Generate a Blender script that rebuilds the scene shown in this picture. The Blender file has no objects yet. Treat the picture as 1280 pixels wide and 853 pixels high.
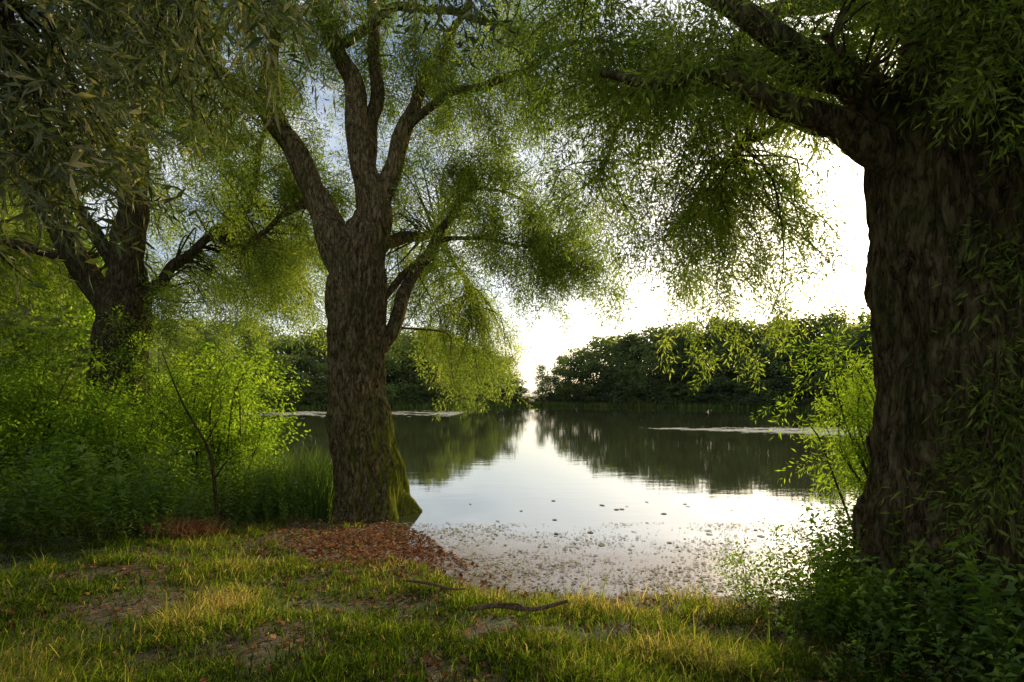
import bpy, math, numpy as np
from mathutils import Vector, noise
rng = np.random.default_rng(11)
D = bpy.data
scene = bpy.context.scene

# ------------------------------------------------------------------ helpers
def link(o):
    scene.collection.objects.link(o); return o

def empty(name, loc):
    e = D.objects.new(name, None); e.location = loc; e.empty_display_size = 0.3
    return link(e)

def make_mesh(name, V, F, mat, tint=None, smooth=False, origin=(0,0,0), parent=None, extra=None):
    V = np.asarray(V, dtype=np.float32) - np.asarray(origin, dtype=np.float32)
    F = np.asarray(F, dtype=np.int32)
    me = D.meshes.new(name)
    n = F.shape[1]
    me.vertices.add(len(V)); me.vertices.foreach_set('co', V.ravel())
    me.loops.add(F.size); me.loops.foreach_set('vertex_index', F.ravel())
    me.polygons.add(len(F)); me.polygons.foreach_set('loop_start', np.arange(0, F.size, n, dtype=np.int32))
    me.polygons.foreach_set('use_smooth', np.full(len(F), smooth, dtype=bool))
    if tint is not None:
        a = me.attributes.new('tint', 'FLOAT', 'POINT'); a.data.foreach_set('value', np.asarray(tint, dtype=np.float32))
    if extra:
        for k, v in extra.items():
            a = me.attributes.new(k, 'FLOAT', 'POINT'); a.data.foreach_set('value', np.asarray(v, dtype=np.float32))
    me.update(calc_edges=True)
    me.materials.append(mat)
    o = D.objects.new(name, me)
    link(o)
    if parent is not None: o.parent = parent
    else: o.location = origin
    return o

class Acc:
    def __init__(s): s.V=[]; s.F=[]; s.T=[]; s.n=0
    def add(s, V, F, T=None):
        if len(V)==0: return
        s.V.append(V); s.F.append(np.asarray(F)+s.n); s.n += len(V)
        s.T.append(np.full(len(V), .5) if T is None else T)
    def get(s): return np.concatenate(s.V), np.concatenate(s.F), np.concatenate(s.T)

def catmull(P, step):
    P = np.asarray(P, float)
    Q = np.vstack([2*P[0]-P[1], P, 2*P[-1]-P[-2]])
    out = []
    for i in range(1, len(Q)-2):
        L = np.linalg.norm(Q[i+1][:3]-Q[i][:3]); m = max(2, int(math.ceil(L/step)))
        t = np.linspace(0, 1, m, endpoint=False)[:, None]
        a,b,c,d = Q[i-1],Q[i],Q[i+1],Q[i+2]
        out.append(.5*((2*b)+(-a+c)*t+(2*a-5*b+4*c-d)*t**2+(-a+3*b-3*c+d)*t**3))
    out.append(P[-1:])
    R = np.vstack(out); R[:,3] = np.maximum(R[:,3], .0015)
    return R

def tube(P, seg=12, step=.1, lump=0., resample=True):
    R = catmull(P, step) if resample else np.asarray(P, float)
    C = R[:, :3]; r = R[:, 3]
    T = np.gradient(C, axis=0); T /= np.linalg.norm(T, axis=1)[:, None]+1e-9
    N = np.zeros_like(T)
    ref = np.array([1,0,0]) if abs(T[0][0])<.9 else np.array([0,1,0])
    v = ref - T[0]*ref.dot(T[0]); v /= np.linalg.norm(v)
    for i in range(len(T)):
        v = v - T[i]*v.dot(T[i]); v /= np.linalg.norm(v)+1e-9; N[i] = v
    B = np.cross(T, N)
    th = np.linspace(0, 2*math.pi, seg, endpoint=False)
    rr = r[:, None]*np.ones(seg)[None]
    if lump:
        ph = np.cumsum(np.linalg.norm(np.gradient(C, axis=0), axis=1))[:, None]
        p0 = rng.random(4)*6
        rr = rr*(1+lump*(np.sin(3*th[None]+ph*1.7+p0[0])+.7*np.sin(5*th[None]-ph*2.9+p0[1])+.8*np.sin(2*th[None]+ph*6+p0[2])+.8*np.sin(ph*4.1+p0[3])))
    V = C[:,None,:]+rr[:,:,None]*(np.cos(th)[None,:,None]*N[:,None,:]+np.sin(th)[None,:,None]*B[:,None,:])
    n = len(R)
    i = np.arange(n-1)[:,None]*seg; j = np.arange(seg)[None]; k=(j+1)%seg
    F = np.stack([i+j, i+k, i+seg+k, i+seg+j], -1).reshape(-1,4)
    return V.reshape(-1,3), F

def nrm(a): return a/(np.linalg.norm(a, axis=-1, keepdims=True)+1e-9)

# ------------------------------------------------------------------ materials
def newmat(name):
    m = D.materials.new(name); m.use_nodes = True
    nt = m.node_tree; nt.nodes.clear()
    return m, nt, nt.nodes, nt.links

def node(nt, t, **kw):
    n = nt.nodes.new(t)
    for k, v in kw.items(): setattr(n, k, v)
    return n

def ramp(nt, src, stops):
    r = nt.nodes.new('ShaderNodeValToRGB'); e = r.color_ramp.elements
    while len(e) > 1: e.remove(e[-1])
    e[0].position = stops[0][0]; e[0].color = (*stops[0][1], 1)
    for p, c in stops[1:]:
        x = e.new(p); x.color = (*c, 1)
    nt.links.new(src, r.inputs[0]); return r.outputs[0]

def mathn(nt, op, a, b=None, clamp=False):
    n = nt.nodes.new('ShaderNodeMath'); n.operation = op; n.use_clamp = clamp
    for i, s in enumerate((a, b)):
        if s is None: continue
        if isinstance(s, (int, float)): n.inputs[i].default_value = s
        else: nt.links.new(s, n.inputs[i])
    return n.outputs[0]

def mixc(nt, f, a, b, mode='MIX'):
    n = nt.nodes.new('ShaderNodeMix'); n.data_type = 'RGBA'; n.blend_type = mode
    for s, i in ((f, 0), (a, 6), (b, 7)):
        if isinstance(s, (int, float)): n.inputs[i].default_value = s
        elif isinstance(s, tuple): n.inputs[i].default_value = (*s, 1)
        else: nt.links.new(s, n.inputs[i])
    return n.outputs[2]

def noise_tex(nt, vec, scale, detail=4, rough=.55):
    n = nt.nodes.new('ShaderNodeTexNoise'); n.inputs['Scale'].default_value = scale
    n.inputs['Detail'].default_value = detail; n.inputs['Roughness'].default_value = rough
    if vec is not None: nt.links.new(vec, n.inputs['Vector'])
    return n.outputs['Fac']

def world_pos(nt): return nt.nodes.new('ShaderNodeNewGeometry').outputs['Position']

def leaf_mat(name, stops, trans=.5, tcol=2.0, gloss=0):
    m, nt, N, L = newmat(name)
    at = node(nt, 'ShaderNodeAttribute', attribute_name='tint')
    c = ramp(nt, at.outputs['Fac'], stops)
    d = nt.nodes.new('ShaderNodeBsdfDiffuse'); L.new(c, d.inputs[0])
    t = nt.nodes.new('ShaderNodeBsdfTranslucent')
    L.new(mixc(nt, 1.0, c, (tcol, tcol*1.04, tcol*.45), 'MULTIPLY'), t.inputs['Color'])
    mx = nt.nodes.new('ShaderNodeMixShader'); mx.inputs[0].default_value = trans
    L.new(d.outputs[0], mx.inputs[1]); L.new(t.outputs[0], mx.inputs[2])
    out = mx.outputs[0]
    if gloss:
        g = nt.nodes.new('ShaderNodeBsdfGlossy'); g.inputs['Roughness'].default_value = .42
        m2 = nt.nodes.new('ShaderNodeMixShader'); m2.inputs[0].default_value = gloss
        L.new(out, m2.inputs[1]); L.new(g.outputs[0], m2.inputs[2]); out = m2.outputs[0]
    o = nt.nodes.new('ShaderNodeOutputMaterial'); L.new(out, o.inputs[0])
    return m

M_willow = leaf_mat('willow_leaf', [(0,(.045,.068,.015)),(.45,(.112,.152,.026)),(.8,(.19,.235,.042)),(1,(.28,.30,.08))], .57, 2.2, .015)
M_willow_dark = leaf_mat('willow_leaf_shade', [(0,(.022,.034,.010)),(.45,(.07,.09,.022)),(.75,(.155,.165,.06)),(1,(.40,.33,.17))], .45, 1.7, .04)  # darker copy of the willow leaf, with shade put into its colour
M_shrub = leaf_mat('shrub_leaf', [(0,(.05,.095,.012)),(.5,(.125,.195,.022)),(1,(.24,.30,.04))], .56, 2.2)
M_nettle = leaf_mat('nettle_leaf', [(0,(.035,.065,.010)),(.5,(.085,.145,.016)),(1,(.17,.24,.028))], .45, 2.0, .03)
M_forest = leaf_mat('forest_leaf_haze', [(0,(.05,.07,.04)),(.5,(.10,.13,.06)),(.8,(.16,.195,.075)),(1,(.22,.26,.085))], .4, 1.7, 0)  # lifted, greyed greens: distance haze put into the leaf colour
M_grass = leaf_mat('grass_blade', [(0,(.025,.042,.007)),(.4,(.07,.105,.013)),(.72,(.14,.18,.022)),(.9,(.23,.21,.05)),(1,(.38,.28,.13))], .5, 1.9, 0)
M_reed = leaf_mat('reed_blade', [(0,(.03,.07,.02)),(.6,(.09,.14,.03)),(1,(.2,.22,.07))], .4, 1.8)
M_litter = leaf_mat('litter', [(0,(.09,.03,.015)),(.5,(.24,.09,.04)),(1,(.38,.22,.10))], .15, 1.2, 0)
M_algae = leaf_mat('algae', [(0,(.12,.12,.05)),(.4,(.30,.25,.17)),(1,(.52,.45,.37))], .05, 1, .04)
M_palealgae = leaf_mat('pale_algae', [(0,(.35,.36,.27)),(1,(.66,.63,.56))], .05, 1, 0)

def bark_mat(name, dark, mid, light, moss=0.0, s=1.0, green=(.10,.11,.035), gamt=3.2):
    m, nt, N, L = newmat(name)
    tc = nt.nodes.new('ShaderNodeTexCoord')
    mp = nt.nodes.new('ShaderNodeMapping'); mp.inputs['Scale'].default_value = (18*s, 18*s, 4.6*s)
    nc = nt.nodes.new('ShaderNodeTexNoise'); nc.inputs['Scale'].default_value = 4.0; nc.inputs['Detail'].default_value = 3
    L.new(tc.outputs['Object'], nc.inputs['Vector'])
    sc = nt.nodes.new('ShaderNodeVectorMath'); sc.operation = 'SCALE'; sc.inputs['Scale'].default_value = .085
    ad = nt.nodes.new('ShaderNodeVectorMath'); ad.operation = 'ADD'
    L.new(nc.outputs['Color'], sc.inputs[0]); L.new(tc.outputs['Object'], ad.inputs[0]); L.new(sc.outputs[0], ad.inputs[1]); L.new(ad.outputs[0], mp.inputs[0])
    n1 = noise_tex(nt, mp.outputs[0], 1.5, 7, .8)
    n2 = noise_tex(nt, tc.outputs['Object'], 1.9, 5, .7)
    rid = mathn(nt, 'SUBTRACT', 1.0, mathn(nt, 'MULTIPLY', mathn(nt, 'ABSOLUTE', mathn(nt, 'SUBTRACT', noise_tex(nt, mp.outputs[0], .8, 3, .65), .5)), 9.0), True)
    h = mathn(nt, 'SUBTRACT', mathn(nt, 'ADD', mathn(nt,'MULTIPLY', mathn(nt,'SUBTRACT', n1, .5), 1.7), .66), mathn(nt, 'MULTIPLY', rid, .4))
    col = ramp(nt, h, [(.15, dark), (.55, mid), (1.0, light)])
    col = mixc(nt, mathn(nt, 'MULTIPLY', mathn(nt,'SUBTRACT', n2, .43, True), gamt, True), col, mixc(nt, h, (.02,.022,.01), green))
    if moss:
        geo = nt.nodes.new('ShaderNodeNewGeometry')
        sn = nt.nodes.new('ShaderNodeSeparateXYZ'); L.new(geo.outputs['Normal'], sn.inputs[0])
        sp = nt.nodes.new('ShaderNodeSeparateXYZ'); L.new(tc.outputs['Object'], sp.inputs[0])
        a = mathn(nt, 'MULTIPLY', mathn(nt, 'SUBTRACT', 2.2, sp.outputs[2]), .5, True)
        b = mathn(nt, 'ADD', mathn(nt, 'MULTIPLY', sn.outputs[0], .6), mathn(nt, 'MULTIPLY', n1, 1.1))
        f = mathn(nt, 'MULTIPLY', mathn(nt, 'MULTIPLY', a, mathn(nt, 'SUBTRACT', b, .64, True)), moss*4.5, True)
        col = mixc(nt, f, col, mixc(nt, h, (.04,.05,.008), (.25,.26,.03)))
    p = node(nt, 'ShaderNodeBsdfDiffuse')
    L.new(col, p.inputs['Color'])
    bp = nt.nodes.new('ShaderNodeBump'); bp.inputs['Strength'].default_value = 1; bp.inputs['Distance'].default_value = .035
    L.new(h, bp.inputs['Height']); L.new(bp.outputs[0], p.inputs['Normal'])
    o = nt.nodes.new('ShaderNodeOutputMaterial'); L.new(p.outputs[0], o.inputs[0])
    return m
M_bark = bark_mat('willow_bark', (.025,.016,.008), (.20,.145,.072), (.46,.35,.18), moss=1.0, green=(.17,.18,.05))
M_barkB = bark_mat('old_willow_bark', (.025,.017,.009), (.16,.115,.062), (.36,.27,.16), moss=.6, s=.85, green=(.17,.18,.055), gamt=4)
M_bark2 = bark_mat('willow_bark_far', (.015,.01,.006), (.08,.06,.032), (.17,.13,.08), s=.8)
M_twig = bark_mat('twig_bark', (.03,.02,.012), (.13,.09,.05), (.25,.18,.12), s=2)
M_log = bark_mat('dead_wood', (.14,.09,.05), (.36,.24,.14), (.52,.38,.26), s=2.5, gamt=.5)

# ------------------------------------------------------------------ lake outline & terrain
lake = np.array([(-4.0,9.5),(-3.0,9.15),(-2.3,8.75),(-1.75,8.1),(-1.35,7.2),(-.75,6.35),(0,5.95),(1.1,5.65),(2.1,5.55),(3.0,5.8),
  (4.3,7.0),(6,8.6),(9.5,11),(18,17),(32,30),(43,48),(46,66),(43,84),(34,97),(22,107),(11,117),(4,120),(-3,112),(-9,98),(-20,92),
  (-34,80),(-37,60),(-28,40),(-18,25),(-10.5,15.5),(-7,12),(-5.2,10.4)])
def sdf(X, Y):
    P = np.stack([X.ravel(), Y.ravel()], 1)
    d = np.full(len(P), 1e9); inside = np.zeros(len(P), bool)
    n = len(lake)
    for i in range(n):
        a, b = lake[i], lake[(i+1)%n]
        ab = b-a; t = np.clip(((P-a)@ab)/(ab@ab), 0, 1)
        d = np.minimum(d, np.linalg.norm(P-(a+t[:,None]*ab), axis=1))
        c = ((a[1] > P[:,1]) != (b[1] > P[:,1]))
        xi = (b[0]-a[0])*(P[:,1]-a[1])/((b[1]-a[1]) if b[1]!=a[1] else 1e-9)+a[0]
        inside ^= c & (P[:,0] < xi)
    return np.where(inside, -d, d).reshape(X.shape)
def height(X, Y, s=None):
    X = np.asarray(X, float); Y = np.asarray(Y, float)
    if s is None: s = sdf(X, Y)
    s = s + .16*np.sin(X*2.3+1)*np.sin(Y*1.9)+.08*np.sin(X*6.1+Y*3.3)+.05*np.sin(X*13-Y*9)
    t = np.clip(s/3.2, 0, 1); land = .04+.34*(t*t*(3-2*t))
    w = np.clip(-s/2.5, 0, 1)
    base = np.where(s > 0, land*np.clip(s/.35, 0, 1), -.7*w)
    und = .035*np.sin(X*1.1+.5)*np.cos(Y*1.3)+.015*np.sin(X*4.2+Y*2)+.01*np.cos(Y*6.3-X*3)
    far = 1.2*np.clip((s-8)/60, 0, 1)
    return base + np.where(s > .3, und*np.clip((s-.3), 0, 1), 0) + far

def axis(lo, f0, f1, hi, fs, ratio=1.09):
    a = list(np.arange(f0, f1, fs)); st = fs; x = a[-1]
    while x < hi: st = st*ratio; x += st; a.append(x)
    st = fs; x = f0; pre = []
    while x > lo: st *= ratio; x -= st; pre.append(x)
    return np.array(pre[::-1]+a)
gx = axis(-900, -9, 8, 900, .09, 1.08); gy = axis(-700, 1.5, 12, 1400, .09, 1.06)
GX, GY = np.meshgrid(gx, gy)
S = sdf(GX, GY); Z = height(GX, GY, S)
V = np.stack([GX.ravel(), GY.ravel(), Z.ravel()], 1)
nx = len(gx); ii = np.arange(len(gy)-1)[:,None]*nx; jj = np.arange(nx-1)[None]
F = np.stack([ii+jj, ii+jj+1, ii+nx+jj+1, ii+nx+jj], -1).reshape(-1,4)

m, nt, N, L = newmat('ground_soil_grass')
pos = world_pos(nt)
sa = node(nt, 'ShaderNodeAttribute', attribute_name='shore')
n1 = noise_tex(nt, pos, 1.3, 5); n2 = noise_tex(nt, pos, 14, 5, .7); n3 = noise_tex(nt, pos, 60, 2)
soil = ramp(nt, n2, [(.3,(.035,.02,.011)),(.5,(.085,.05,.026)),(.7,(.16,.095,.05))])
gr = ramp(nt, n2, [(.3,(.02,.03,.007)),(.6,(.05,.065,.014)),(.8,(.10,.105,.027))])
g = mixc(nt, mathn(nt, 'MULTIPLY', mathn(nt, 'SUBTRACT', n1, .42, True), 5.0, True), soil, gr)
sh = mathn(nt, 'SUBTRACT', 1.0, mathn(nt, 'MULTIPLY', mathn(nt,'SUBTRACT', mathn(nt,'ADD',sa.outputs['Fac'], mathn(nt,'MULTIPLY',n1,.5)), .35), 1.4), True)
mud = ramp(nt, n2, [(.3,(.06,.035,.02)),(.55,(.16,.095,.06)),(.75,(.28,.19,.13))])
g = mixc(nt, sh, g, mud)
p = node(nt, 'ShaderNodeBsdfPrincipled'); p.inputs['Roughness'].default_value = .9
L.new(g, p.inputs['Base Color'])
bp = nt.nodes.new('ShaderNodeBump'); bp.inputs['Distance'].default_value = .03; bp.inputs['Strength'].default_value = .8
L.new(mathn(nt,'ADD', n2, mathn(nt,'MULTIPLY', n3, .3)), bp.inputs['Height']); L.new(bp.outputs[0], p.inputs['Normal'])
o = nt.nodes.new('ShaderNodeOutputMaterial'); L.new(p.outputs[0], o.inputs[0])
make_mesh('ground', V, F, m, smooth=True, extra={'shore': np.clip(S.ravel(), -5, 50)})

# ------------------------------------------------------------------ water
m, nt, N, L = newmat('lake_water')
pos = world_pos(nt)
mp = nt.nodes.new('ShaderNodeMapping'); mp.inputs['Scale'].default_value = (.8, 1.6, 1); L.new(pos, mp.inputs[0])
r1 = noise_tex(nt, mp.outputs[0], 1.2, 3, .5); r2 = noise_tex(nt, mp.outputs[0], 9, 2, .5)
sx = nt.nodes.new('ShaderNodeSeparateXYZ'); L.new(pos, sx.inputs[0])
nA = noise_tex(nt, pos, .7, 5, .6); nB = noise_tex(nt, pos, 11, 6, .75)
near = mathn(nt, 'MULTIPLY', mathn(nt, 'SUBTRACT', 9.9, mathn(nt,'ADD', mathn(nt,'ADD', sx.outputs[1], mathn(nt,'MULTIPLY', sx.outputs[0], .2)), mathn(nt,'MULTIPLY', nA, 2.6))), .7, True)
spk = mathn(nt, 'MULTIPLY', mathn(nt, 'SUBTRACT', nB, .43, True), 7, True)
scum = mathn(nt, 'MULTIPLY', near, mathn(nt, 'ADD', mathn(nt,'MULTIPLY', spk, .35), .6))
fr = nt.nodes.new('ShaderNodeFresnel'); fr.inputs['IOR'].default_value = 1.5
bp = nt.nodes.new('ShaderNodeBump'); bp.inputs['Strength'].default_value = .12; bp.inputs['Distance'].default_value = .02
L.new(mathn(nt,'ADD', r1, mathn(nt,'MULTIPLY', r2, .15)), bp.inputs['Height'])
L.new(bp.outputs[0], fr.inputs['Normal'])
gl = nt.nodes.new('ShaderNodeBsdfGlossy'); gl.inputs['Roughness'].default_value = .03; gl.inputs['Color'].default_value = (.93,.95,.95,1)
L.new(bp.outputs[0], gl.inputs['Normal'])
df = nt.nodes.new('ShaderNodeBsdfDiffuse'); df.inputs['Color'].default_value = (.045,.05,.02,1)
mx = nt.nodes.new('ShaderNodeMixShader')
L.new(mathn(nt, 'ADD', mathn(nt,'MULTIPLY', fr.outputs[0], .75), .20, True), mx.inputs[0])
L.new(df.outputs[0], mx.inputs[1]); L.new(gl.outputs[0], mx.inputs[2])
sd = nt.nodes.new('ShaderNodeBsdfPrincipled'); sd.inputs['Roughness'].default_value = .35
L.new(ramp(nt, nB, [(.3,(.10,.07,.05)),(.5,(.23,.165,.13)),(.75,(.42,.33,.27))]), sd.inputs['Base Color'])
mx2 = nt.nodes.new('ShaderNodeMixShader'); L.new(scum, mx2.inputs[0]); L.new(mx.outputs[0], mx2.inputs[1]); L.new(sd.outputs[0], mx2.inputs[2])
o = nt.nodes.new('ShaderNodeOutputMaterial'); L.new(mx2.outputs[0], o.inputs[0])
make_mesh('lake_water', [(-60,4.5,0),(70,4.5,0),(70,135,0),(-60,135,0)], [(0,1,2,3)], m)

# ------------------------------------------------------------------ leaf templates
def leaf_quads(base, d, up, ln, wd, fold=False):
    d = nrm(d); side = nrm(np.cross(d, up)); nn = np.cross(side, d)
    tip = base+d*ln - nn*ln*.12
    mid = base+d*ln*.42
    if not fold:
        return np.array([base, mid+side*wd*.5, tip, mid-side*wd*.5]), [(0,1,2,3)]
    return np.array([base, mid+side*wd*.5+nn*wd*.15, tip, mid-nn*wd*.12, mid-side*wd*.5+nn*wd*.15]), [(0,1,2,3),(0,3,2,4)]

def spray_tpl(n, L_, leaf, wd, fold=False, spread=1.2, side=3):
    a = Acc(); w = .0022
    a.add(np.array([(0,-w,0),(0,w,0),(L_,w*.4,0),(L_,-w*.4,0)]), [(0,1,2,3)], np.full(4, -.25))
    for i in range(n):
        t = (i+.6)/n; x = t*L_
        ang = i*2.4+rng.normal(0,.5)
        out = np.array([0, math.cos(ang), math.sin(ang)])
        off = out*rng.random()*.05*side*(1-t*.6)
        d = np.array([.6,0,0])+out*spread*(.4+.6*rng.random())+rng.normal(0,.25,3)
        up = rng.normal(0,1,3)
        s = leaf*(1-.35*abs(t-.4))*rng.uniform(.65,1.2)
        v, f = leaf_quads(np.array([x,0,0])+off, d, up, s, wd*s/leaf*rng.uniform(.8,1.2), fold)
        a.add(v, f, np.full(len(v), rng.normal(0,.15)))
    return a.get()

WIL = [spray_tpl(24, .40, .084, .020) for _ in range(6)]
WILN = [spray_tpl(13, .38, .115, .022, True, 1.1, .6) for _ in range(6)]
SHR = [spray_tpl(18, .36, .075, .036) for _ in range(6)]

def nettle_tpl(h, nodes, leaf):
    a = Acc(); w = .004
    a.add(np.array([(0,-w,0),(0,w,0),(h,w*.4,0),(h,-w*.4,0)]), [(0,1,2,3)], np.full(4,-.1))
    for i in range(nodes):
        t = .2+.8*(i+1)/nodes
        for k in range(3 if i==nodes-1 else 2):
            ang = i*1.57+k*math.pi*(.66 if i==nodes-1 else 1)+rng.normal(0,.3)
            out = np.array([.15+rng.normal(0,.25), math.cos(ang), math.sin(ang)])
            s = leaf*(1.1-.5*t)*rng.uniform(.8,1.2)
            v, f = leaf_quads(np.array([t*h,0,0])+out*.012, out, np.array([1,0,0])+rng.normal(0,.25,3), s, s*.55, True)
            a.add(v, f, np.full(len(v), rng.normal(0,.12)+.25*(t-.6)))
    return a.get()
NET = [nettle_tpl(1., 9, .135) for _ in range(5)]

def scatter(acc, tpls, pos, dirs, scale, droop, tint):
    pos = np.asarray(pos); dirs = nrm(np.asarray(dirs)); k = rng.integers(0, len(tpls), len(pos))
    scale = np.broadcast_to(scale, len(pos)); droop = np.broadcast_to(droop, len(pos)); tint = np.broadcast_to(tint, len(pos))
    tint = tint + .12*np.sin(pos[:,0]*2.1+pos[:,2]*1.3)*np.sin(pos[:,1]*1.7+pos[:,2]*2.3)
    for ti, (TV, TF, TT) in enumerate(tpls):
        s = np.where(k == ti)[0]
        if len(s) == 0: continue
        X = dirs[s]; R = nrm(rng.normal(0,1,(len(s),3))); Y = nrm(np.cross(X, R)); Zz = np.cross(X, Y)
        M = np.stack([X, Y, Zz], 2)
        W = np.einsum('nij,vj->nvi', M, TV)*scale[s][:,None,None]+pos[s][:,None,:]
        W[:,:,2] -= droop[s][:,None]*(TV[:,0][None]*scale[s][:,None])**2
        nv = len(TV)
        Fq = (TF[None]+np.arange(len(s))[:,None,None]*nv).reshape(-1,4)
        acc.add(W.reshape(-1,3), Fq, (TT[None]+tint[s][:,None]).ravel())

# ------------------------------------------------------------------ trees
def trunk_displace(V, amp, low, freq, base, seg, flare, flare_h, roots):
    out = V.copy(); n = len(V)//seg
    C = V.reshape(n, seg, 3).mean(1)
    for i in range(n):
        for j in range(seg):
            p = V[i*seg+j]; c = C[i]
            d = p-c; r = math.hypot(d[0], d[1])+1e-6; u = d/r
            z = p[2]-base[2]
            q = Vector((u[0]*r*freq, u[1]*r*freq, z*freq*.22))
            q = q+Vector((noise.noise(q*.6), noise.noise(q*.6+Vector((9,3,1))), noise.noise(q*.5)))*1.0
            rd = 1-abs(noise.noise(q))*2
            rd2 = noise.noise(q*2.7)
            lo = noise.noise(Vector((u[0]*1.3+base[0], u[1]*1.3, z*.7)))+.5*noise.noise(Vector((u[0]*3+base[0], u[1]*3, z*1.7)))
            th = math.atan2(u[1], u[0])
            fl = flare*math.exp(-max(z,0)/flare_h)*(.55+.45*math.sin(roots*th+1.0+.5*math.sin(th*2)))
            out[i*seg+j] = p+u*(amp*(-rd*.9+rd2*.5+.5)+low*lo+fl*r)
    return out

def build_tree(name, base, trunk, limbs, clusters, bark, leaf, seg, step, ridge, tpls, sprays=16, bright=.5, flare=.35, hang=.5, lscale=1.0, roots=5, twigdown=.15, dens=1.0):
    base = np.array(base, float)
    e = empty(name, base)
    w = lambda P: np.array([(base[0]+a, base[1]+b, base[2]+c, r) for a,b,c,r in P])
    TW = w(trunk)
    V, F = tube(TW, seg, step)
    V = trunk_displace(V, ridge[0], ridge[1], ridge[2], base, seg, flare, .35, roots)
    make_mesh('trunk', V, F, bark, smooth=True, origin=base, parent=e)
    A = Acc(); pts = [catmull(TW, .3)[len(TW)//2*3:]]
    for Lm in limbs:
        LW = w(Lm); LR = catmull(LW, .06)
        ph = rng.random(3)*6; s = np.cumsum(np.linalg.norm(np.gradient(LR[:,:3],axis=0),axis=1))
        wob = np.stack([np.sin(s*2.1+ph[0])+.5*np.sin(s*5.3+ph[1]), np.cos(s*1.7+ph[2]), .8*np.sin(s*3.1+ph[1])+.5*np.sin(s*6.7)],1)
        env = np.minimum(1, s/.8)[:,None]
        LR[:,:3] += wob*.055*env
        v, f = tube(LR, 18, .1, .06, resample=False); A.add(v, f)
        pts.append(LR[::3])
    pts = np.vstack(pts)
    SP=[]; SD=[]; ST=[]
    for cl in clusters:
        cx,cy,cz,rx,ry,rz,nb = cl[:7]; cb = cl[7] if len(cl)>7 else 0
        c = base+np.array([cx,cy,cz])
        for _ in range(max(1,int(nb*dens))):
            u = rng.normal(0,1,3); u = u/np.linalg.norm(u)*rng.random()**.45*1.12
            tg = c+u*np.array([rx,ry,rz])
            dd = np.linalg.norm(pts[:,:3]-tg, axis=1)+np.abs(rng.normal(0,.35,len(pts)))
            st = pts[int(np.argmin(dd))]
            dist = np.linalg.norm(tg-st[:3])
            out = nrm(np.array([tg[0]-base[0], tg[1]-base[1], 0])+rng.normal(0,.6,3))
            m1 = st[:3]*.6+tg*.4+np.array([0,0,.16*dist])+rng.normal(0,.08*dist,3)
            m2 = st[:3]*.25+tg*.75+np.array([0,0,.10*dist])+rng.normal(0,.06*dist,3)
            e1 = tg+out*np.array([.35,.35,0])*hang+np.array([0,0,-.40*hang*rng.uniform(.2,1.5)])
            r0 = min(st[3]*.6, .006+.007*dist)
            P = np.array([(*st[:3],r0),(*m1,r0*.7),(*m2,r0*.45),(*tg,r0*.25),(*e1,.0015)])
            R = catmull(P, max(.1,dist/10)); v, f = tube(R, 5, .2, resample=False); A.add(v, f)
            t = .25+.75*rng.random(sprays)**.8; idx = t*(len(R)-1); i0 = np.minimum(idx.astype(int), len(R)-2); fr_ = (idx-i0)[:,None]
            p = R[i0,:3]*(1-fr_)+R[i0+1,:3]*fr_; tan = nrm(R[i0+1,:3]-R[i0,:3])
            d = tan*.5+rng.normal(0,.7,(sprays,3))+np.array([0,0,-twigdown])
            SP.append(p+rng.normal(0,.05,(sprays,3))); SD.append(d); ST.append(np.full(sprays, bright+cb+rng.normal(0,.16))+rng.normal(0,.06,sprays))
    v, f, t = A.get(); make_mesh('limbs', v, f, bark, smooth=True, origin=base, parent=e)
    B = Acc(); SP=np.vstack(SP); SD=np.vstack(SD); ST=np.concatenate(ST)
    scatter(B, tpls, SP, SD, rng.uniform(.7,1.25,len(SP))*lscale, rng.uniform(.2,.9,len(SP)), ST)
    v, f, t = B.get(); make_mesh('foliage', v, f, leaf, tint=t, origin=base, parent=e)
    print(name, len(f))
    return e

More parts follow.
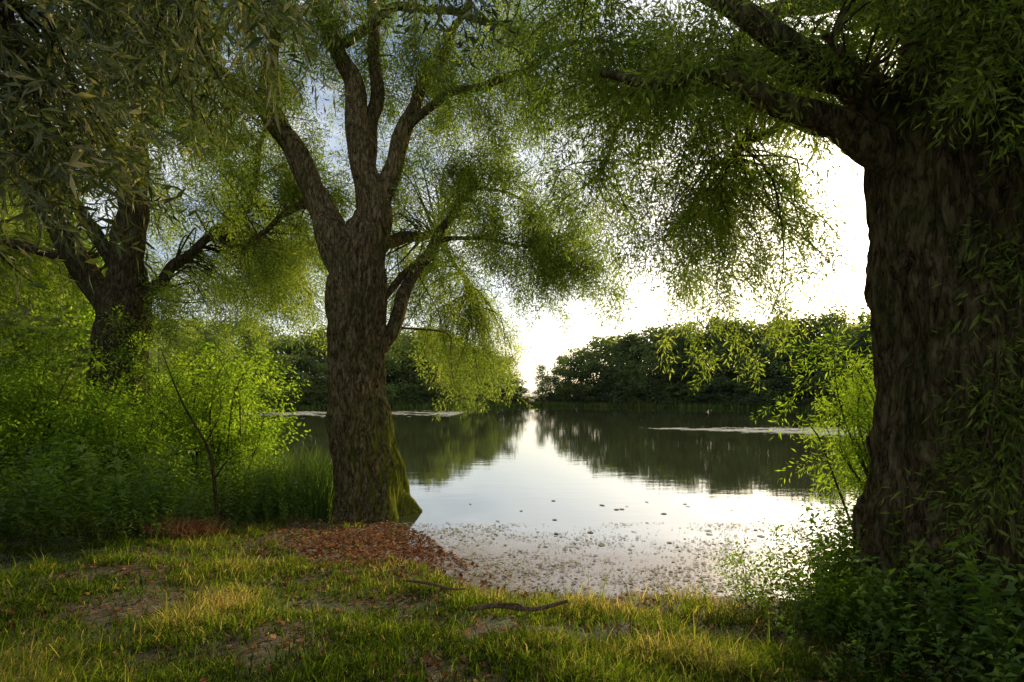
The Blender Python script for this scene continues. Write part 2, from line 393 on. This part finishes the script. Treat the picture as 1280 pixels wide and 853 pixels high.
# main willow at the water's edge
build_tree('willow_tree', (-2.37,9.8,0),
 [(.03,0,-.4,.56),(-.03,0,.2,.55),(-.08,0,.6,.54),(-.165,0,1.1,.525),(-.28,0,1.93,.50),(-.33,0,3.03,.47),(-.30,0,3.8,.46),(-.22,0,4.5,.43),(-.1,.05,5.0,.33),(-.05,.1,5.3,.2)],
 [[(-.30,0,3.7,.28),(-.62,0,4.6,.28),(-.94,.1,5.24,.23),(-1.42,.1,6.2,.19),(-1.76,.1,6.9,.17),(-2.3,.1,7.3,.12),(-2.84,0,7.6,.09),(-3.8,-.2,8.1,.05)],
  [(-1.6,.1,6.6,.14),(-1.95,.3,7.4,.12),(-2.0,.4,8.1,.1),(-1.85,.5,9.0,.07),(-2,.6,10.4,.03)],
  [(-.15,0,4.4,.31),(.0,0,5.4,.26),(-.22,0,6.2,.21),(-.39,0,7.2,.17),(-.6,-.1,8.0,.14),(-.87,-.2,8.8,.12),(-1.1,-.3,10,.08),(-1.2,-.3,11.5,.03)],
  [(-.02,0,4.9,.22),(.28,.1,6.1,.16),(.5,.2,6.75,.13),(.85,.3,7.6,.1),(1.27,.5,8.5,.07),(1.7,.8,9.8,.04)],
  [(-.15,.1,5.8,.15),(-.1,.3,7.4,.12),(-.08,.4,8.8,.09),(0,.6,10.8,.04)],
  [(-.1,0,2.5,.12),(.22,.1,3.1,.13),(.42,.3,3.7,.115),(.75,.5,4.35,.1),(1.08,.8,5.2,.08),(1.36,1.0,5.7,.055),(2.0,1.2,6.0,.03),(2.9,1.3,5.8,.015)],
  [(-.1,.1,3.4,.07),(.45,.5,4.3,.06),(1.2,.9,4.9,.045),(2.2,1.2,5.0,.03),(3.2,1.3,4.9,.015)],
  [(.45,.2,6.6,.08),(1.0,.1,7.1,.07),(1.8,0,7.35,.06),(2.65,-.1,7.65,.05),(3.4,-.2,7.9,.04),(4.2,-.3,7.9,.02)],
  [(-.5,-.1,8.0,.08),(.4,-.1,8.6,.07),(1.27,-.1,8.6,.06),(2.1,-.1,8.25,.05),(2.9,-.2,7.95,.04),(3.5,-.2,7.8,.02)],
  [(-.9,.1,5.3,.09),(-1.7,1.0,5.6,.07),(-2.6,1.8,5.4,.05),(-3.4,2.2,5.0,.03)],
  [(0,.2,4.6,.14),(.5,1.5,5.2,.09),(1.0,2.8,5.2,.06),(1.5,3.8,4.4,.03)],
 ],
 [(2.3,.8,5.0,1.6,1.2,.9,64,.0),(3.4,.9,4.4,1.0,.9,.6,38,.05),(1.7,.8,6.2,1.5,1.4,1.0,60,.05),(1.6,0,8.2,2.0,1.5,.9,70,-.05),
  (-.4,1.2,8.6,2.1,1.3,1.2,62,-.05),(-2.6,.8,6.9,1.5,1.6,1.3,60,-.05),(-2.4,2.2,4.9,1.5,1.2,1.2,58,.1),(1.2,3.2,3.2,1.3,1.0,1.2,62,.25),
  (2.9,0,7.4,1.5,1.0,.6,34,0),(-1.2,1.8,6.2,1.2,1,1.5,44,.1),(.6,2.2,6.4,1.6,1,1.6,54,.1),(0,.5,11,2.6,2.2,1.2,16,0),(-3.2,.2,8.8,1.6,1.6,1.0,54,-.1),(.2,2.6,4.4,1.3,.8,1.2,34,.2),(-1.7,-.6,8.4,1.6,.6,.8,26,-.1)],
 M_bark, M_willow, 150, .035, (.06,.09,7.5), WIL, sprays=17, bright=.48, flare=.38, hang=.8)

# big trunk on the right
build_tree('willow_tree', (3.60,4.5,.28),
 [(0,0,-.5,.72),(0,0,.3,.67),(0,0,1.2,.65),(.02,0,2.2,.635),(0,0,3.0,.63),(.02,0,3.6,.62),(.1,0,4.3,.56),(.2,0,5.2,.46),(.3,0,7,.3),(.3,0,9,.1)],
 [[(-.25,-.05,3.25,.22),(-.62,-.05,3.68,.17),(-1.04,0,3.88,.12),(-1.55,.1,4.10,.09),(-1.93,.2,4.26,.07),(-2.3,.4,4.42,.05),(-2.7,.8,4.75,.03)],
  [(-.15,0,3.6,.26),(-.6,0,4.0,.19),(-.98,0,4.26,.13),(-1.42,.05,4.55,.10),(-1.8,.1,4.8,.08),(-2.2,.3,5.2,.06),(-2.8,.6,5.9,.03)],
  [(-.3,.2,3.6,.10),(-.5,1.5,4.6,.06),(-.6,3,5.0,.045),(-.8,4.2,4.8,.03),(-1.0,5.2,4.4,.02)],
  [(-1.0,-.0,4.2,.08),(-1.5,1.0,4.9,.06),(-1.9,2.2,5.3,.045),(-2.2,3.4,5.3,.03),(-2.5,4.2,4.9,.015)],
  [(.1,.1,4.6,.2),(0,1.6,6,.14),(-.3,3.2,6.8,.09),(-.6,4.6,6.6,.04)],
  [(.1,-.1,4.3,.2),(.3,-1.2,5.0,.14),(.2,-2.2,5.2,.08),(0,-3,5.0,.03)],
  [(-.5,0,3.9,.05),(-.9,-.3,4.0,.03),(-1.4,-.5,4.25,.02)],
 ],
 [(-.6,3.5,4.3,1.3,1.0,1.0,38,.1),(.1,3.6,3.7,1.1,.9,1.0,34,.15),(-1.5,3.2,4.5,1.1,1.0,.9,30,.05),(-2.1,2.4,5.3,1.1,1.0,.7,38,-.05),
  (-1.0,1.8,5.5,1.5,1.0,.6,54,-.1),(-2.7,1.4,5.5,1.0,.9,.5,28,-.1),(-.9,1.0,4.9,1.2,.6,.35,26,-.05),(-.3,4.4,3.0,.9,.6,.6,10,.2),(.2,3.5,5.8,1.6,1.5,1,16,0),
  (-.1,-.95,4.0,.6,.35,.5,38,-.05),(.4,-1.0,3.4,.45,.3,.7,36,0),(-.5,-.9,4.6,.7,.4,.3,26,-.15),(-2.7,4.4,4.8,.8,.7,.6,12,.05),(.35,-.75,2.3,.35,.15,.7,22,.05),(0,-.75,1.3,.5,.12,.6,9,0),(-1.4,-.1,4.55,.9,.3,.2,12,0)],
 M_barkB, M_willow, 250, .02, (.06,.09,8.0), WIL, sprays=14, bright=.48, flare=.2, hang=.7)

# willow farther back on the left
build_tree('willow_tree', (-8.96,13,.3),
 [(0,0,-.4,.75),(0,0,.6,.65),(0,0,1.6,.6),(0,0,2.5,.56),(.08,0,3.3,.54),(.14,0,3.9,.5),(.2,0,4.4,.36),(.22,0,4.8,.2)],
 [[(.15,0,3.6,.36),(.27,0,5.2,.33),(.18,.1,6.2,.29),(.2,.2,7.2,.25),(.82,.2,8.6,.2),(1.65,.2,10.7,.14),(2,.2,12.5,.05)],
  [(0,0,3.4,.32),(-.5,0,4.1,.28),(-1.37,0,5.45,.24),(-2.4,.1,7.1,.18),(-3.3,.1,8.6,.1),(-4.0,.1,10,.04)],
  [(.15,0,4.3,.17),(-.4,-.2,5.4,.14),(-.9,-.4,6.2,.1),(-1.5,-.6,7.4,.05)],
  [(.3,.1,3.9,.13),(.9,.3,4.5,.12),(1.7,.5,5.4,.1),(2.56,.6,6.3,.09),(3.1,.6,8.0,.06),(3.4,.6,9.5,.03)],
  [(.2,0,6,.18),(-.3,.1,7.5,.14),(-.5,.2,9.2,.1),(-.4,.3,11,.04)],
  [(-.9,0,4.8,.12),(-2.2,-.5,5.0,.09),(-3.6,-.9,4.9,.05),(-5,-1,4.4,.02)]],
 [(0,1.5,8.5,2.2,1.2,1.6,60,-.05),(2.2,1.0,7.2,1.6,1.2,1.6,54,0),(-2.4,1.0,7.8,1.8,1.2,1.6,48,-.05),(-3.2,1.0,5.0,1.6,1.2,1.3,46,0),(.2,2.7,5.2,2.4,1.0,1.8,70,.15),
  (3.0,2,4.6,1.5,1.2,1.2,54,.2),(0,.5,11.2,3,1.8,1.2,24,0),(1.4,-.3,3.6,1.1,.5,.6,10,.1)],
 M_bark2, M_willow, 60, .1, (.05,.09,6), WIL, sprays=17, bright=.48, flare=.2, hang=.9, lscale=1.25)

# willow left of the viewpoint whose branches hang into view
build_tree('willow_tree', (-5.0,1.9,.35),
 [(0,0,-.4,.5),(0,0,.6,.42),(.05,0,1.6,.38),(.15,.1,2.8,.34),(.2,.1,3.8,.28),(.2,.1,5,.2),(.2,.1,7,.06)],
 [[(.1,.1,2.7,.2),(.8,.5,3.8,.12),(1.6,.9,4.3,.08),(2.6,1.4,4.6,.05),(3.6,1.9,4.9,.035),(4.5,2.4,5.0,.02)],
  [(.15,.1,3.2,.16),(.7,1.0,4.1,.1),(1.3,2.2,4.8,.06),(1.8,3.4,5.3,.03)],
  [(.1,0,2.4,.12),(1.0,.2,3.2,.05),(1.9,.6,3.6,.03),(2.6,.8,3.5,.015)]],
 [(2.75,.9,2.9,.3,.3,.4,12,.1),(2.3,1.1,3.4,.5,.4,.4,24,.05),(3.0,1.6,4.05,.7,.5,.3,24,0),(2.1,1.9,4.1,.8,.5,.5,28,0),(4.2,2.4,4.9,.8,.6,.3,14,0),
  (1.5,1.6,3.1,.45,.4,.5,18,.05),(1.7,3.0,4.7,1.0,.7,.5,20,0)],
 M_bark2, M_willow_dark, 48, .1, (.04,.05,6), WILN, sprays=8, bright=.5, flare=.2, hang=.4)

# ------------------------------------------------------------------ shrubs
def shrub(name, base, stems, spread, h, leaf, tpls, sprays, bright, lscale=1.0, lean=(0,0), thick=1.0):
    base = np.array(base, float); e = empty(name, base); A = Acc(); SP=[];SD=[];ST=[]
    for _ in range(stems):
        a = rng.random()*6.283; r = spread*rng.random()**.6
        tip = base+np.array([math.cos(a)*r+lean[0], math.sin(a)*r+lean[1], h*rng.uniform(.4,1.05)])
        b = base+rng.normal(0,.25*spread,3)*np.array([1,1,0])
        mid = b*.5+tip*.5+np.array([0,0,.12*h])+rng.normal(0,.2,3)*min(1,h)
        P = np.array([(*b,.018*thick),(*mid,.010*thick),(*tip,.004*thick),(*(tip+nrm(tip-b)*.3*min(1,h)+rng.normal(0,.15,3)+np.array([0,0,-.3*min(1,h)])),.0015)])
        R = catmull(P, .15); v,f = tube(R,5,.2,resample=False); A.add(v,f)
        idx = rng.uniform(.15,1,sprays)*(len(R)-1); i0=np.minimum(idx.astype(int),len(R)-2)
        SP.append(R[i0,:3]+rng.normal(0,.12*min(1,h),(sprays,3))); SD.append(nrm(R[i0+1,:3]-R[i0,:3])*.3+rng.normal(0,.8,(sprays,3)))
        ST.append(np.full(sprays, bright+rng.normal(0,.15)))
    v,f,t=A.get(); make_mesh('stems', v,f,M_twig,smooth=True,origin=base,parent=e)
    B=Acc(); SP=np.vstack(SP); scatter(B,tpls,SP,np.vstack(SD),rng.uniform(.7,1.3,len(SP))*lscale,.6,np.concatenate(ST))
    v,f,t=B.get(); make_mesh('foliage', v,f,leaf,tint=t,origin=base,parent=e)
for (x,y,sp,h,n,br,ls) in [(-5.5,10.9,1.0,2.9,34,.5,1.1),(-6.9,11.3,1.4,3.1,38,.55,1.1),(-8.6,10.0,1.4,2.6,36,.5,1.1),(-10.8,11.5,1.7,3.2,36,.55,1.3),(-12.5,14.5,1.8,3.8,36,.65,1.4),
                        (-7.6,15,1.6,3.8,36,.75,1.5),(-6.0,8.6,.9,1.7,26,.4,1.0),(-8.2,7.6,1.2,2.0,30,.35,1.0),(-14.5,11,1.8,3.4,30,.55,1.4)]:
    shrub('elder_shrub', (x,y,float(height(np.array([x]),np.array([y]))[0])), n, sp, h, M_shrub, SHR, 20, br, ls)
shrub('willow_shrub', (5.0,7.4,.2), 40, .8, 2.6, M_shrub, WIL, 13, .6, 1.0, lean=(-.45,0))
for (x,y,sp,h,n) in [(2.75,5.0,.45,.7,18),(2.2,5.3,.25,.45,7),(3.2,5.5,.4,.8,12),(2.5,4.3,.4,.45,14)]:
    shrub('bramble_shrub', (x,y,float(height(np.array([x]),np.array([y]))[0])), n, sp, h, M_shrub, SHR, 9, .4, .5, thick=.2)

# bare curved sapling
A = Acc()
for P in ([(-4.15,8.0,.3,.026),(-4.2,8.0,.9,.022),(-4.32,8.05,1.3,.02),(-4.55,8.0,1.75,.015),(-4.72,8.0,2.1,.011),(-4.95,8,2.7,.005)],[(-4.18,8,.85,.013),(-3.9,7.9,1.15,.008),(-3.5,7.9,1.3,.003)],[(-4.3,8,1.35,.01),(-4.1,8,1.8,.006),(-4.15,8,2.3,.002)],[(-4.5,8,1.7,.008),(-4.85,8.1,1.9,.005),(-5.1,8.1,2.2,.002)]):
    v,f = tube(P,8,.08,.09); A.add(v,f)
v,f,t = A.get(); make_mesh('sapling', v,f,M_twig,smooth=True,origin=(-4.15,8,.3))

# ------------------------------------------------------------------ undergrowth
def in_frame_land(n, x0,x1,y0,y1,mins=.2):
    X = rng.uniform(x0,x1,n); Y = rng.uniform(y0,y1,n); s = sdf(X,Y); k = s>mins
    return X[k],Y[k],s[k]
X,Y,s = in_frame_land(4200,-12,-2.9,4.4,11.5,.15)
line = np.interp(Y,[4.4,5.7,7.1,9],[-5.3,-4.7,-3.6,-3.2])+.35*np.sin(Y*3)+.2*np.sin(Y*7+1)
k = (X<line); X=X[k];Y=Y[k]; edge=(line[k]-X)
B=Acc(); n=len(X); P=np.stack([X,Y,height(X,Y)-.02],1)
scatter(B,NET,P,np.stack([rng.normal(0,.3,n),rng.normal(0,.3,n),np.ones(n)],1),(.28+.5*np.clip(edge/1.5,0,1)+.2*np.sin(X*2.3)*np.sin(Y*2))*rng.uniform(.5,1.4,n),0,.55+rng.normal(0,.18,n)+.2*np.clip(edge-2,0,1))
v,f,t=B.get(); make_mesh('nettle_undergrowth',v,f,M_nettle,tint=t)
X,Y,s = in_frame_land(1500,1.5,5.2,2.3,6.2,.1)
w = (X-1.65)/1.2 - .1*np.maximum(0,Y-4); k = rng.random(len(X)) < np.clip(w,0.02,1); X=X[k];Y=Y[k];w=np.clip(w[k],0,1)
n=len(X); P=np.stack([X,Y,height(X,Y)-.02],1); B=Acc()
scatter(B,NET,P,np.stack([rng.normal(0,.4,n),rng.normal(0,.4,n),np.ones(n)],1),(.2+.5*w)*rng.uniform(.45,1.35,n),0,.45+rng.normal(0,.17,n))
v,f,t=B.get(); make_mesh('nettle_undergrowth',v,f,M_nettle,tint=t)

# ------------------------------------------------------------------ grass
def blades(X,Y,Zb,h,w,tint,bend=.5):
    n=len(X); a=rng.random(n)*6.283; b=rng.random(n)*6.283
    side=np.stack([np.cos(a),np.sin(a),np.zeros(n)],1); ld=np.stack([np.cos(b),np.sin(b),np.zeros(n)],1)
    lean=(rng.random(n)**.7*bend)[:,None]*h[:,None]
    B0=np.stack([X,Y,Zb],1); up=np.array([0,0,1.])
    M1=B0+up*h[:,None]*.55+ld*lean*.3; T1=B0+up*h[:,None]*(1-.3*lean/h[:,None])+ld*lean
    ww=w[:,None]*.5
    V=np.stack([B0-side*ww,B0+side*ww,M1+side*ww*.8,M1-side*ww*.8,T1+side*ww*.1,T1-side*ww*.1],1).reshape(-1,3)
    o=np.arange(n)[:,None]*6
    F=np.concatenate([o+np.array([0,1,2,3]),o+np.array([3,2,4,5])],0)
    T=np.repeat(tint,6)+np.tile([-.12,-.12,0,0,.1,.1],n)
    return V,F,T
def fbm(X,Y,sc,seed=0):
    return np.array([noise.fractal(Vector((x*sc+seed,y*sc,seed)),1.0,2.0,3) for x,y in zip(X,Y)])
N0=230000
u=rng.random(N0); Y=2.3+7.0*u**1.45; X=rng.uniform(-1,1,N0)*(Y*.98+.5)
cxy=rng.random((9000,2)); CY=2.3+7*cxy[:,0]**1.45; CX=(cxy[:,1]*2-1)*(CY*.98+.5); ci=rng.integers(0,9000,N0); tuft=rng.random(N0)<.45
X=np.where(tuft,CX[ci]+rng.normal(0,.025,N0),X); Y=np.where(tuft,CY[ci]+rng.normal(0,.025,N0),Y)
gxs=np.linspace(-10,10,260); gys=np.linspace(2,10,110); GG=fbm(np.tile(gxs,110),np.repeat(gys,260),1.5).reshape(110,260); G2=fbm(np.tile(gxs,110),np.repeat(gys,260),.55,7).reshape(110,260)
xi=np.clip(((X+10)/20*259).astype(int),0,259); yi=np.clip(((Y-2)/8*109).astype(int),0,109)
pn=GG[yi,xi]*1.6; pw=G2[yi,xi]*1.6
patch=((X+1.75)/.45)**2+((Y-4.75)/.28)**2; patch=np.minimum(patch,((X+2.5)/.4)**2+((Y-4.5)/.25)**2); patch=np.minimum(patch,((X+.1)/.7)**2+((Y-4.25)/.2)**2); patch=patch+pn*.8
s=sdf(X,Y)+.15*np.sin(X*5)+.1*np.sin(X*11+Y*7)
litterzone=((X+2.0)/1.1)**2+((Y-7.7)/1.3)**2+.5*pn
k=(s>.1)&(rng.random(N0)<np.clip(.8+.7*pn,.2,1))&((patch>1)|(rng.random(N0)<.15+.6*np.clip(patch-.2,0,1)))&((litterzone>1)|(rng.random(N0)<.1))&(rng.random(N0)<np.clip((s-.05)/.7,0.1,1))
X,Y,pn,s,pw,ci,tuft=X[k],Y[k],pn[k],s[k],pw[k],ci[k],tuft[k]; n=len(X)
dry=np.maximum(np.exp(-((s-.5)/.45)**2)*(X>-1.5), .8*np.exp(-((X-1.0)/.7)**2-((Y-4.0)/.7)**2))
h=(.03+.045*rng.random(n)+.05*np.clip(pn,0,1)+.04*np.clip(pw,0,1)+.03*tuft*rng.random(9000)[ci])*(1+.9*dry*rng.random(n)); h*=np.where(rng.random(n)<.05,2.0,1)
tint=.36+.28*pn+.28*pw+rng.normal(0,.15,n)+.4*dry*(rng.random(n)<.65)+.5*(rng.random(n)<.09)-.12*np.clip(4.2-Y,0,1)  # nearest blades tinted darker, foreground shade put into their colour
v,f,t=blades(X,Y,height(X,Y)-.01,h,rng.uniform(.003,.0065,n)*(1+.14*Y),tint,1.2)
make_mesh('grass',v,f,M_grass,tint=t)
print('grass blades',n)

n=1300; X=rng.uniform(-4.7,-3.1,n); Y=rng.uniform(9.1,11.2,n)
v,f,t=blades(X,Y,np.full(n,-.05),rng.uniform(.5,1.3,n),rng.uniform(.012,.022,n),.45+rng.normal(0,.15,n),.5)
make_mesh('reeds',v,f,M_reed,tint=t)
n=14000
seg=rng.integers(12,28,n); tt=rng.random(n); a=lake[seg]; b=lake[(seg+1)%len(lake)]
P=a+(b-a)*tt[:,None]+rng.normal(0,.8,(n,2))
v,f,t=blades(P[:,0],P[:,1],np.full(n,-.02),rng.uniform(.4,1.1,n),rng.uniform(.06,.12,n),.8+rng.normal(0,.15,n),.3)
make_mesh('reeds',v,f,M_reed,tint=t)

# ------------------------------------------------------------------ flakes: litter / algae
def flakes(name,X,Y,Zv,size,mat,tint,tilt):
    n=len(X); a=rng.random(n)*6.283; el=rng.uniform(.35,1,n)
    ang=np.array([0,60,120,180,240,300])*math.pi/180
    rr=rng.uniform(.7,1.2,(n,6))*size[:,None]
    lx=np.cos(ang)[None]*rr; ly=np.sin(ang)[None]*rr*el[:,None]
    x=lx*np.cos(a)[:,None]-ly*np.sin(a)[:,None]+X[:,None]; y=lx*np.sin(a)[:,None]+ly*np.cos(a)[:,None]+Y[:,None]
    tx=rng.normal(0,tilt,n)[:,None]; ty=rng.normal(0,tilt,n)[:,None]
    z=Zv[:,None]+(x-X[:,None])*tx+(y-Y[:,None])*ty
    V=np.stack([x,y,z],2).reshape(-1,3); o=np.arange(n)[:,None]*6
    F=np.concatenate([o+np.array([0,1,2,3]),o+np.array([0,3,4,5])],0)
    return make_mesh(name,V,F,mat,tint=np.repeat(tint,6))
n=8000; X=rng.normal(-1.7,.9,n); Y=rng.normal(7.45,.9,n); k=(sdf(X,Y)>-.5); X=X[k];Y=Y[k]
X2=rng.uniform(-4,3.5,4000);Y2=rng.uniform(3,6.6,4000);k=sdf(X2,Y2)>0;X=np.r_[X,X2[k]];Y=np.r_[Y,Y2[k]];n=len(X)
flakes('fallen_leaves',X,Y,np.maximum(height(X,Y),0)+.012+.01*rng.random(n),rng.uniform(.01,.03,n),M_litter,rng.uniform(.1,.9,n),.35)
n=30000; X=rng.uniform(-2.2,4.4,n); Y=5.4+3.6*rng.random(n)**1.5; s=sdf(X,Y)
cl=np.sin(X*2.2+Y*1.1)*np.sin(Y*3.1-X)+.6*np.sin(X*6+1)*np.sin(Y*8+X*2)
k=(s<.05)&(rng.random(n)<np.clip(.5+.45*cl-.2*(-s-.8),.03,1)); X=X[k];Y=Y[k];n=len(X)
flakes('floating_scum',X,Y,.006+.004*rng.random(n),rng.uniform(.005,.018,n)*rng.choice([1,1,1,1.7],n),M_algae,rng.uniform(0,1,n),.02)
n=26; X=rng.uniform(-1.2,4.0,n);Y=rng.uniform(7.6,11,n)
flakes('lily_pads',X,Y,np.full(n,.008),rng.uniform(.03,.08,n),M_algae,rng.uniform(-.1,.4,n),.01)
n=34000; c=rng.random(n)**.7; X=9.5+13*c+rng.normal(0,.6,n); Y=35.5-6.5*c+rng.normal(0,1.0,n)*(.25+2.4*c)
dens=np.sin(X*.9+Y*1.6)+np.sin(X*2.3-Y*3.1)*.8+.6*np.sin(X*5+Y*7)+rng.normal(0,.5,n)+2.2*c
k=dens>.7; X=X[k];Y=Y[k]
X3=rng.uniform(-34,-6,5000); Y3=66+2*np.sin(X3*.4)+rng.normal(0,4.0,5000)
k3=np.sin(X3*.7)+np.sin(Y3*.9+X3)+rng.normal(0,.5,5000)>-.5; X3=X3[k3];Y3=Y3[k3]
X=np.r_[X,X3];Y=np.r_[Y,Y3];n=len(X);k=sdf(X,Y)<-.5;X=X[k];Y=Y[k];n=len(X)
flakes('floating_algae',X,Y,.01+.01*rng.random(n),rng.uniform(.04,.17,n)*(1+1.2*(Y>50)),M_palealgae,rng.uniform(0,1,n),.01)

# ------------------------------------------------------------------ fallen branches
def log(pts,name='fallen_branch'):
    A=Acc()
    for P in pts:
        R=catmull(P,.03); v,f=tube(R,14,.1,.07,resample=False); A.add(v,f)
        for m0,c in ((0,R[0]),(len(v)-14,R[-1])):
            A.add(np.vstack([v[m0:m0+14],c[:3]]),[(2*i,2*i+1,(2*i+2)%14,14) for i in range(7)])
    v,f,t=A.get(); make_mesh(name,v,f,M_log,smooth=True,origin=pts[0][0][:3])
log([[(-.32,4.25,.41,.016),(-.1,4.27,.43,.022),(.15,4.22,.42,.018),(.42,4.33,.44,.012)],[(-.1,4.27,.44,.010),(.05,4.15,.48,.007),(.12,4.05,.45,.004)]])
log([[(-.9,4.95,.395,.010),(-.7,4.83,.41,.014),(-.5,4.74,.395,.011),(-.38,4.7,.41,.005)]])
n=700; X=rng.normal(-4.0,.2,n);Y=rng.normal(6.9,.16,n)
v,f,t=blades(X,Y,height(X,Y),rng.uniform(.12,.34,n),rng.uniform(.006,.012,n),rng.uniform(.2,1,n),1.5)
make_mesh('dry_grass_tussock',v,f,M_litter,tint=t)

# ------------------------------------------------------------------ distant forest, and trees added behind camera
def far_tpl(nf, size, kind):
    nl=38; V=[];T=[]
    for l in range(nl):
        z=rng.uniform(.06,.92)
        rr=.27*math.sin(min(1,(1.04-z)/.62)*1.57)
        if kind==1: rr*=.65
        a=rng.random()*6.283; q=rr*rng.random()**.5
        c=np.array([q*math.cos(a),q*math.sin(a),z]); R=rng.uniform(.05,.11)
        m=nf//nl; u=nrm(rng.normal(0,1,(m,3))); p=c+u*R*rng.uniform(.6,1.25,(m,1))*np.array([1.15,1.15,.85])
        nn=nrm(u+rng.normal(0,.8,(m,3))); t1=nrm(np.cross(nn,rng.normal(0,1,(m,3)))); t2=np.cross(nn,t1)
        s=size*rng.uniform(.6,1.3,(m,1))
        V.append(np.stack([p-t1*s,p-t2*s*.7,p+t1*s,p+t2*s*.7],1).reshape(-1,3))
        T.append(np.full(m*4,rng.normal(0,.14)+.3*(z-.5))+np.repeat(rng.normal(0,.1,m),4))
    w=.012
    V.append(np.array([(-w,0,0),(w,0,0),(w*.5,0,.7),(-w*.5,0,.7)])); T.append(np.full(4,-.5))
    V=np.vstack(V); F=np.arange(len(V)).reshape(-1,4)
    return V,F,np.concatenate(T)
FT=[far_tpl(2300,.018,0) for _ in range(5)]+[far_tpl(2000,.016,1) for _ in range(3)]
def place_trees(acc,tpls,P,H,W,tint):
    for i in range(len(P)):
        TV,TF,TT=tpls[rng.integers(len(tpls))]; a=rng.random()*6.283; c,s_=math.cos(a),math.sin(a)
        V=TV.copy(); x=V[:,0]*c-V[:,1]*s_; y=V[:,0]*s_+V[:,1]*c
        V=np.stack([x*H[i]*W[i]+P[i,0],y*H[i]*W[i]+P[i,1],V[:,2]*H[i]+P[i,2]],1)
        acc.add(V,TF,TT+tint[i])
A=Acc(); P=[];H=[];W=[];Tn=[]
hx=[-60,-28,-10,-5.6,0,4,8.4,13,19,29.5,39,43.5,60]; hh=[14,14,15,14,13,11.5,11,12.5,14.5,16.0,17,16.5,15]
for i in range(13,29):
    a=lake[i]; b=lake[(i+1)%len(lake)]; d=b-a; L_=np.linalg.norm(d); nn=np.array([d[1],-d[0]])/L_
    for row,(off,hs) in enumerate(((1.5,.30),(3.0,.66),(7,.9),(11,1.0),(16,1.03))):
        st={0:2.0,1:3.2,2:3.8,3:4.2,4:4.5}[row]
        for t in np.arange(0,L_,st):
            q=a+d*(t/L_)+nn*(off+rng.normal(0,.8))+rng.normal(0,.6,2)
            if sdf(q[0:1],q[1:2])[0]<.5: continue
            if q[1]<28 and q[0]>0: continue
            P.append((q[0],q[1],.1)); H.append(np.interp(q[0],hx,hh)*hs*rng.uniform(.88,1.08)); W.append(rng.uniform(1.0,1.4) if row else 1.9)
            Tn.append(.45+rng.normal(0,.18)+(.25 if q[0]<3 else 0)+(.15 if row==0 else 0))  # far trees on the left tinted lighter, sunlight put into their colour
place_trees(A,FT,np.array(P),H,W,Tn); print('far trees',len(P))
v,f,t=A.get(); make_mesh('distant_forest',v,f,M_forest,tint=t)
A=Acc(); FT2=[far_tpl(3600,.013,0) for _ in range(4)]
P=[];H=[];W=[];Tn=[]
for _ in range(40):
    y=rng.uniform(17,42); x=-y*rng.uniform(.62,1.15)-1.5
    if sdf(np.array([x]),np.array([y]))[0]<1: continue
    P.append((x,y,.2));H.append(rng.uniform(6,12));W.append(rng.uniform(.9,1.3));Tn.append(.55+rng.normal(0,.12))
for (x,y,h_) in [(-6,-8,11),(8,-8,11),(-12,-3,11)]:  # unseen trees added behind the camera to cut skylight
    P.append((x,y,.2));H.append(h_);W.append(1.3);Tn.append(.5)
place_trees(A,FT2,np.array(P),H,W,Tn)
v,f,t=A.get(); make_mesh('woodland_and_sky_blockers',v,f,M_shrub,tint=t)

# ------------------------------------------------------------------ sun, sky, camera
az, el = math.radians(32), math.radians(19)
Sd = Vector((math.sin(az)*math.cos(el), math.cos(az)*math.cos(el), math.sin(el)))
sl = D.lights.new('sun','SUN'); sl.energy=5.0; sl.angle=math.radians(.5); sl.color=(1,.82,.52)
so = link(D.objects.new('sun', sl)); so.rotation_mode='QUATERNION'; so.rotation_quaternion = Sd.to_track_quat('Z','Y'); so.location=(20,30,20)
w = D.worlds.new('World'); scene.world=w; w.use_nodes=True; nt=w.node_tree; nt.nodes.clear()
sky = nt.nodes.new('ShaderNodeTexSky'); sky.sky_type='NISHITA'; sky.sun_disc=False
sky.sun_elevation=el; sky.sun_rotation=az; sky.dust_density=1.8; sky.air_density=1.0; sky.ozone_density=2.0
tc = nt.nodes.new('ShaderNodeTexCoord'); mp=nt.nodes.new('ShaderNodeMapping'); mp.inputs['Scale'].default_value=(1.5,1.5,4)
nt.links.new(tc.outputs['Generated'],mp.inputs[0])
cn = noise_tex(nt, mp.outputs[0], 1.6, 5, .55)
sz=nt.nodes.new('ShaderNodeSeparateXYZ'); nt.links.new(tc.outputs['Generated'],sz.inputs[0])
low = mathn(nt,'SUBTRACT',1.0,mathn(nt,'MULTIPLY',sz.outputs[2],2.2),True)
cf = mathn(nt,'ADD',mathn(nt,'MULTIPLY',mathn(nt,'SUBTRACT',cn,.44,True),3.2,True),mathn(nt,'MULTIPLY',low,.3),True)
col = mixc(nt, mathn(nt,'MULTIPLY',cf,.85), sky.outputs[0], (12.0,11.7,11.2))
bg = nt.nodes.new('ShaderNodeBackground'); bg.inputs['Strength'].default_value=.15
nt.links.new(col,bg.inputs[0]); wo=nt.nodes.new('ShaderNodeOutputWorld'); nt.links.new(bg.outputs[0],wo.inputs[0])

cam = D.cameras.new('camera'); cam.lens=20; cam.sensor_width=36; cam.shift_y=.054; cam.clip_end=4000; cam.clip_start=.05
co = link(D.objects.new('camera',cam)); co.location=(0,0,2.0); co.rotation_euler=(math.radians(90),0,0)
scene.camera=co
scene.view_settings.view_transform='Standard'; scene.view_settings.look='None'; scene.view_settings.exposure=0
